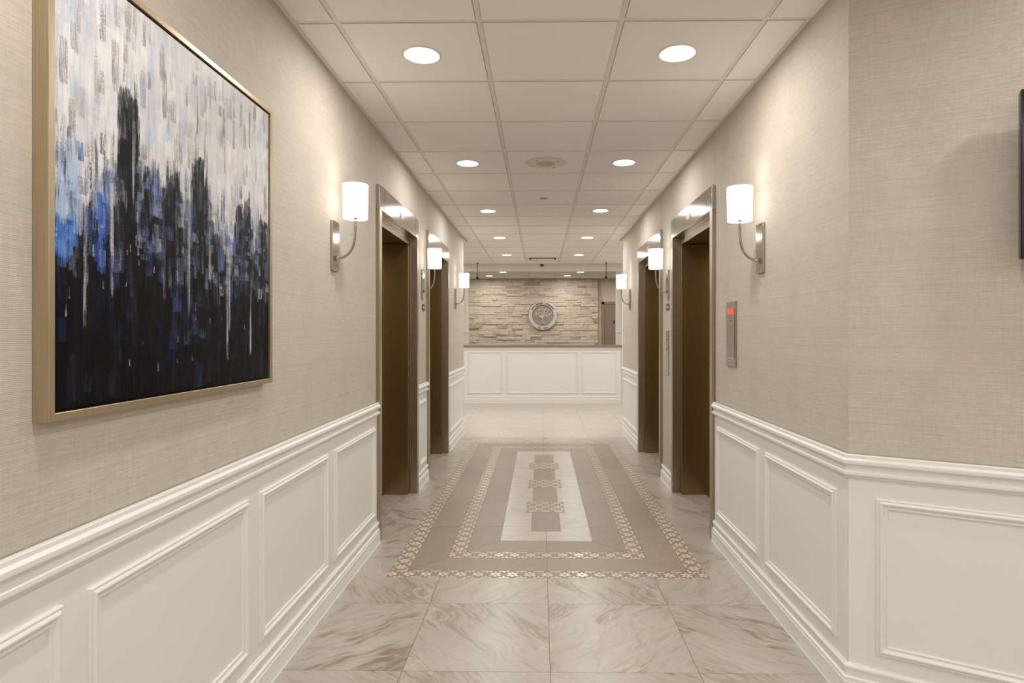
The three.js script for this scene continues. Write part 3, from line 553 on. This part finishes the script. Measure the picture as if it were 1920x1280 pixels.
  const cw = w - 2 * R - 0.012, ch = h - 2 * R - 0.012;
  const cg = new THREE.BoxGeometry(cw, ch, 0.024); cg.translate(0, 0, 0.018);
  mesh('canvas', cg, new THREE.MeshPhysicalMaterial({ map, bumpMap: bump, bumpScale: 0.0012, roughness: 0.4, specularIntensity: 0.2 }), t);
}

// ------------------------------------------------------------------ television at the right edge
{
  const s0 = 0.489, wd = 0.96, y0 = 1.597, y1 = 2.136, offw = 0.1;
  const c = s0 + wd / 2, t = thing('television', 'black flat television on the slanted right wall, cut by the picture edge', 'television', [COR[0] + AD[0] * c, (y0 + y1) / 2, -(COR[1] + AD[1] * c)], -ANG);
  const h = (y1 - y0) / 2;
  mesh('casing', box(-wd / 2, wd / 2, -h, h, offw - 0.04, offw, 0.004), M.black, t);
  mesh('screen', box(-wd / 2 + 0.012, wd / 2 - 0.012, -h + 0.018, h - 0.012, offw - 0.002, offw + 0.0012), std({ color: 0x020202, roughness: 0.08 }), t);
  mesh('wall_bracket', [box(-0.2, 0.2, -0.13, 0.13, 0.001, 0.012), box(-0.15, -0.11, -0.15, 0.15, 0.012, offw - 0.04), box(0.11, 0.15, -0.15, 0.15, 0.012, offw - 0.04)], M.dark, t);
}

// ------------------------------------------------------------------ panels and plates on the walls
{
  const t = thing('key_panel', 'tall brushed steel panel with an orange display and keyhole on the right wall', 'control panel', [XR, 1.357, -3.625], -Math.PI / 2);
  mesh('plate', box(-0.088, 0.088, -0.195, 0.195, 0.0005, 0.008, 0.002), M.plate, t);
  mesh('door_panel', box(-0.062, 0.070, -0.135, 0.122, 0.008, 0.0105, 0.001), M.plate, t);
  mesh('display', box(-0.05, 0.060, 0.118, 0.152, 0.008, 0.0115, 0.001), std({ color: 0x50160a, emissive: 0xff4a22, emissiveIntensity: 0.38, roughness: 0.3 }), t);
  const k = mesh('keyhole', new THREE.CylinderGeometry(0.009, 0.009, 0.006, 24).rotateX(Math.PI / 2), M.chrome, t); k.position.set(0.0, 0.082, 0.0125);
  mesh('key_slot', box(-0.0015, 0.0015, -0.006, 0.006, 0.0025, 0.0034), M.slot, k);
  mesh('lower_slot', box(-0.06, 0.068, -0.146, -0.140, 0.0078, 0.0098), M.chrome, t);
}
{
  const t = thing('call_station', 'narrow brushed steel elevator call plate with three buttons between the right elevators', 'button panel', [XR, 1.187, -5.44], -Math.PI / 2);
  mesh('plate', box(-0.052, 0.052, -0.2, 0.2, 0.0005, 0.006, 0.002), M.plate, t);
  for (const [y, r] of [[0.13, 0.014], [0.045, 0.014], [0.0, 0.008]]) { const b = mesh('button', new THREE.CylinderGeometry(r * 0.85, r, 0.008, 24).rotateX(Math.PI / 2), M.chrome, t); b.position.set(0, y, 0.009); }
}
function sign(side, Z, label) {
  const t = thing('elevator_sign', label, 'sign', [side < 0 ? XL : XR, 1.6, -Z], side < 0 ? Math.PI / 2 : -Math.PI / 2);
  mesh('plate', box(-0.058, 0.058, -0.03, 0.03, 0.0005, 0.005, 0.002), std({ color: 0x3a2f20, roughness: 0.4 }), t);
  mesh('pictogram', [box(-0.03, 0.03, -0.006, 0.009, 0.005, 0.0058), box(0.02, 0.036, -0.014, 0.004, 0.005, 0.0058)], std({ color: 0xd8cfbf, roughness: 0.5 }), t);
}
sign(-1, 5.475, 'small dark sign plate with a pale mark between the left elevators'); sign(1, 5.43, 'small dark sign plate with a pale mark between the right elevators');

// ------------------------------------------------------------------ things on the ceiling
{
  const y = HC - 0.004, t = thing('ceiling_speaker', 'round grey ceiling speaker grille in the centre row of tiles', 'speaker', [CX + CP / 2, y, -(CZ + 3.5 * CQ)]);
  mesh('rim', new THREE.LatheGeometry([[0.075, -0.003], [0.078, -0.009], [0.10, -0.010], [0.15, -0.006], [0.160, -0.002], [0.160, 0.002]].map(([a, b]) => new THREE.Vector2(a, b)), 48), std({ color: 0xe0d9cd, roughness: 0.6, side: THREE.DoubleSide }), t);
  mesh('grille', new THREE.CylinderGeometry(0.078, 0.078, 0.003, 40).translate(0, -0.004, 0), std({ color: 0xc6bcac, roughness: 0.8 }), t);
  for (let k = 0; k < 4; k++) { const s = mesh('screw', new THREE.CylinderGeometry(0.005, 0.005, 0.003, 12), M.slot, t); s.position.set(0.115 * Math.cos(0.6 + k * Math.PI / 2), -0.0095, 0.115 * Math.sin(0.6 + k * Math.PI / 2)); }
}
{
  const t = thing('sprinkler_cover', 'small round cover plate in the ceiling beyond the speaker', 'sprinkler', [CX + CP / 2 - 0.01, HC - 0.004, -5.92]);
  mesh('cover_plate', new THREE.LatheGeometry([[0, -0.006], [0.034, -0.006], [0.041, -0.003], [0.0415, -0.001], [0.028, -0.001]].map(([a, b]) => new THREE.Vector2(a, b)), 36), std({ color: 0xc2b5a1, roughness: 0.6, side: THREE.DoubleSide }), t);
  mesh('collar', new THREE.CylinderGeometry(0.03, 0.03, 0.012, 30).translate(0, 0.002, 0), M.slot, t);
}
{
  const t = thing('air_vent', 'square ceiling air diffuser in the centre row near the bulkhead', 'air vent', [CX + CP / 2, HC - 0.004, -(CZ + 13.3 * CQ)]);
  const q = frameGeo(0.58, 0.42, [[0, -0.002], [0, 0.006], [0.02, 0.01], [0.05, 0.002], [0.055, -0.002]]).rotateX(Math.PI / 2);
  mesh('frame', q, M.grid, t);
  mesh('throat', box(-0.235, 0.235, -0.001, 0.001, -0.155, 0.155), M.slot, t);
  mesh('deflector', box(-0.20, 0.20, -0.022, -0.016, -0.15, 0.15, 0.002), M.grid, t);
  mesh('slot', box(-0.15, 0.15, -0.016, -0.001, -0.125, 0.125), M.slot, t);  // solid dark block painted in for the shaded gap over the deflector
}
{
  const t = thing('security_camera', 'small black dome camera under the ceiling at the bulkhead', 'camera', [CX + CP / 2 - 0.012, HC - 0.004, -(ZBULK - 0.08)]);
  mesh('base_ring', new THREE.CylinderGeometry(0.05, 0.055, 0.02, 32).translate(0, -0.01, 0), M.white, t);
  const g = new THREE.SphereGeometry(0.04, 28, 14, 0, Math.PI * 2, Math.PI / 2, Math.PI / 2); mesh('dome', g.translate(0, -0.02, 0), M.black, t);
}
for (const [x, l, n] of [[-1.178, 0.268, 'left'], [1.23, 0.262, 'right']]) {
  const t = thing('hanging_ball', `small black ball hanging on a thin rod before the desk, the ${n} one`, 'pendant', [x, HC - 0.004, -11.26]);
  mesh('rod', new THREE.CylinderGeometry(0.006, 0.006, l, 12).translate(0, -l / 2, 0), M.dark, t);
  mesh('ball', new THREE.SphereGeometry(0.026, 24, 16).translate(0, -l - 0.02, 0), M.black, t);
  mesh('canopy', new THREE.CylinderGeometry(0.02, 0.024, 0.012, 24).translate(0, -0.006, 0), M.dark, t);
}

// ------------------------------------------------------------------ reception desk
{
  const x0 = -1.528, x1 = 1.598, c = (x0 + x1) / 2, t = thing('reception_desk', 'long white panelled reception desk across the end of the lobby', 'reception desk', [c, 0, -ZCOUNT]);
  const w = (x1 - x0) / 2;
  mesh('carcass', box(-w, w, 0, 1.095, -0.55, 0), M.white, t);
  for (const [a, b] of [[-1.425, -0.745], [-0.665, 0.735], [0.815, 1.50]]) { const m = mesh('panel_moulding', frameGeo(b - a, 0.83, MOULD), M.white, t); m.position.set((a + b) / 2 - c, 0.60, 0.0); }
  mesh('baseboard', sweep(BASE, [[-w, 0], [w, 0]]), M.white, t);
  mesh('top_moulding', sweep([[0, 1.095], [0.03, 1.095], [0.03, 1.07], [0.02, 1.06], [0.012, 1.04], [0, 1.035]], [[-w, 0], [w, 0]]), M.white, t);
  const k = mesh('countertop', box(-w + 0.003, w - 0.003, 1.0955, 1.139, -0.62, 0.05, 0.004), M.counter); k.position.set(c, 0, -ZCOUNT); k.userData = { label: 'taupe stone countertop along the top of the white reception desk', category: 'countertop' };
}

// ------------------------------------------------------------------ ledger stone wall, stone by stone
{
  const root = struct('wall_stone'), x0 = -1.80, x1 = 1.435, y0 = 0.985, y1 = HREC + 0.02;
  mesh('backing', boxZ(x0, x1, 0, y1, ZSTONE + 0.0, ZSTONE + 0.07), std({ color: 0x74654f, roughness: 0.95 }), root);
  const stoneTex = dataTex(512, 256, (x, y, c) => { const n = fbm(x / 40, y / 11, 3, 5), g = fbm(x / 3, y / 2, 9, 2), v = 1 + 0.22 * n + 0.08 * g; c[0] = 202 * v; c[1] = 190 * v + 2 * n; c[2] = 174 * v; });
  const stoneB = dataTex(512, 256, (x, y, c) => { c[0] = c[1] = c[2] = 128 + 110 * fbm(x / 26, y / 9, 7, 5); }, false);
  stoneTex.repeat.set(1.3, 2.6); stoneB.repeat.set(1.3, 2.6);
  const tones = [[1, 1, 1], [0.88, 0.86, 0.83], [0.74, 0.70, 0.65], [1.06, 1.04, 1.0], [0.96, 0.93, 0.86], [0.82, 0.80, 0.79], [0.60, 0.56, 0.52]];
  const sm = tones.map((c) => std({ map: stoneTex, bumpMap: stoneB, bumpScale: 0.008, roughness: 0.9, color: new THREE.Color().setRGB(...c) }));
  const stone = (w, h, d) => { // split-face: the front is a small rough grid
    const nx = Math.max(2, Math.round(w / 0.05)), g = new THREE.BoxGeometry(w, h, d, nx, 2, 1), p = g.attributes.position, o = rnd() * 50;
    for (let i = 0; i < p.count; i++) if (p.getZ(i) > 0) { const x = p.getX(i), y = p.getY(i), e = Math.abs(y) > h * 0.4 || Math.abs(x) > w * 0.47 ? -0.004 : 0; p.setZ(i, p.getZ(i) + e + 0.011 * fbm(x * 14 + o, y * 30, o, 3)); }
    g.computeVertexNormals(); const q = metreUV(g), uv = q.attributes.uv; for (let i = 0; i < uv.count; i++) uv.setXY(i, uv.getX(i) + o, uv.getY(i) + o * 0.7); return q;
  };
  const courses = []; let y = y0;
  while (y < y1 - 0.02) { const m = [[0.0508, 0.0508, 0.0508], [0.076, 0.076], [0.1, 0.052], [0.052, 0.1]][Math.floor(rnd() * 4)]; for (const h of m) { courses.push([y, Math.min(h, y1 - y)]); y += h; if (y > y1 - 0.02) break; } }
  let n = 0;
  for (const [cy, h] of courses) {
    let x = x0; if (h < 0.02) continue;
    while (x < x1 - 0.001) {
      let w = Math.min(rr(0.12, 0.46) * (h < 0.06 ? 1.1 : 0.85), x1 + rr(-0.008, 0.01) - x); if (x1 - x - w < 0.08) w = x1 + rr(-0.008, 0.012) - x;
      const d = rr(0.018, 0.048), r = rnd(), m = mesh('stone', stone(w - 0.002, h - 0.0025, d), sm[r < 0.3 ? 0 : r < 0.5 ? 4 : r < 0.68 ? 1 : r < 0.8 ? 3 : r < 0.9 ? 5 : r < 0.975 ? 2 : 6], root);
      m.position.set(x + w / 2, cy + h / 2, -ZSTONE + d / 2); x += w; n++;
    }
  }
  console.log('stones', n);
  // door and frame right of the stone
  const d = struct('door_1');
  const dz = ZSTONE + 0.07;
  mesh('door_frame', [boxZ(1.545, 1.60, 0, 2.165, dz - 0.03, dz), boxZ(2.5, 2.555, 0, 2.165, dz - 0.03, dz), boxZ(1.545, 2.555, 2.105, 2.165, dz - 0.03, dz - 0.0005)], std({ color: 0x8f7f6b, roughness: 0.5 }), d);
  const leaf = mesh('door_leaf', boxZ(1.605, 2.495, 0.005, 2.10, dz - 0.012, dz - 0.001), M.taupeDoor, d);
  mesh('door_handle', [boxZ(1.835, 1.86, 1.62, 1.70, dz - 0.03, dz - 0.012)], M.dark, leaf);
}
{ // round emblem on the stone wall
  const t = thing('wall_emblem', 'round grey metal emblem with a raised tree and ring lettering on the stone wall', 'wall emblem', [0.062, 1.812, -(ZSTONE - 0.052)]);
  const L = (p) => new THREE.LatheGeometry(p.map(([a, b]) => new THREE.Vector2(a, b)), 80).rotateX(Math.PI / 2);
  mesh('ring', L([[0.265, 0.004], [0.265, 0.034], [0.272, 0.04], [0.348, 0.04], [0.357, 0.034], [0.357, 0.0], [0.265, 0.0]]), M.silver, t);
  mesh('disc', L([[0, 0.012], [0.266, 0.012], [0.266, 0.0], [0, 0.0]]), M.silverDark, t);
  const parts = [], limb = (pts, r) => parts.push(new THREE.TubeGeometry(new THREE.CatmullRomCurve3(pts.map(([x, y]) => new THREE.Vector3(x, y, 0.02))), 10, r, 7));
  limb([[-0.006, -0.19], [0.0, -0.10], [-0.004, -0.02], [0.0, 0.06]], 0.018);
  for (const [x, y] of [[-0.15, 0.03], [-0.11, 0.12], [-0.03, 0.16], [0.06, 0.15], [0.14, 0.10], [0.17, 0.02], [-0.17, -0.03], [0.12, -0.03]]) limb([[0, -0.05], [x * 0.4, y * 0.3], [x, y]], 0.007);
  limb([[-0.05, -0.2], [0, -0.18], [0.05, -0.2]], 0.011);
  for (let k = 0; k < 120; k++) { const a = rnd() * 6.283, r = Math.sqrt(rnd()), x = Math.cos(a) * r * 0.205, yy = 0.055 + Math.sin(a) * r * 0.125; const g = new THREE.SphereGeometry(rr(0.010, 0.017), 7, 5); g.scale(1, 0.7, 0.6); g.rotateZ(rnd() * 3); g.translate(x, yy, 0.018 + rr(0, 0.008)); parts.push(g); }
  mesh('tree_relief', parts, M.silver, t);
  const font = await new FontLoader().loadAsync('fonts/droid/droid_sans_bold.typeface.json');
  const arc = (text, size, r, a0, a1, inward) => [...text].flatMap((ch, i) => {
    if (ch === ' ') return [];
    const g = new TextGeometry(ch, { font, size, depth: 0.005, curveSegments: 4 }); g.computeBoundingBox(); const b = g.boundingBox; g.translate(-(b.min.x + b.max.x) / 2, inward ? 0 : 0, 0);
    const a = a0 + (a1 - a0) * i / (text.length - 1);
    if (inward) { g.translate(0, -r - size, 0); g.rotateZ(a); } else { g.translate(0, r, 0); g.rotateZ(-a); }
    return [g.translate(0, 0, 0.039)];
  });
  const ink = std({ color: 0x4a4036, roughness: 0.6 });
  mesh('lettering', [...arc('APPLEWOOD LANDMARK', 0.046, 0.289, -1.02, 1.02, false), ...arc('EST. 1974', 0.04, 0.290, -0.36, 0.36, true)], ink, t);
}
renderer.render(scene, camera);
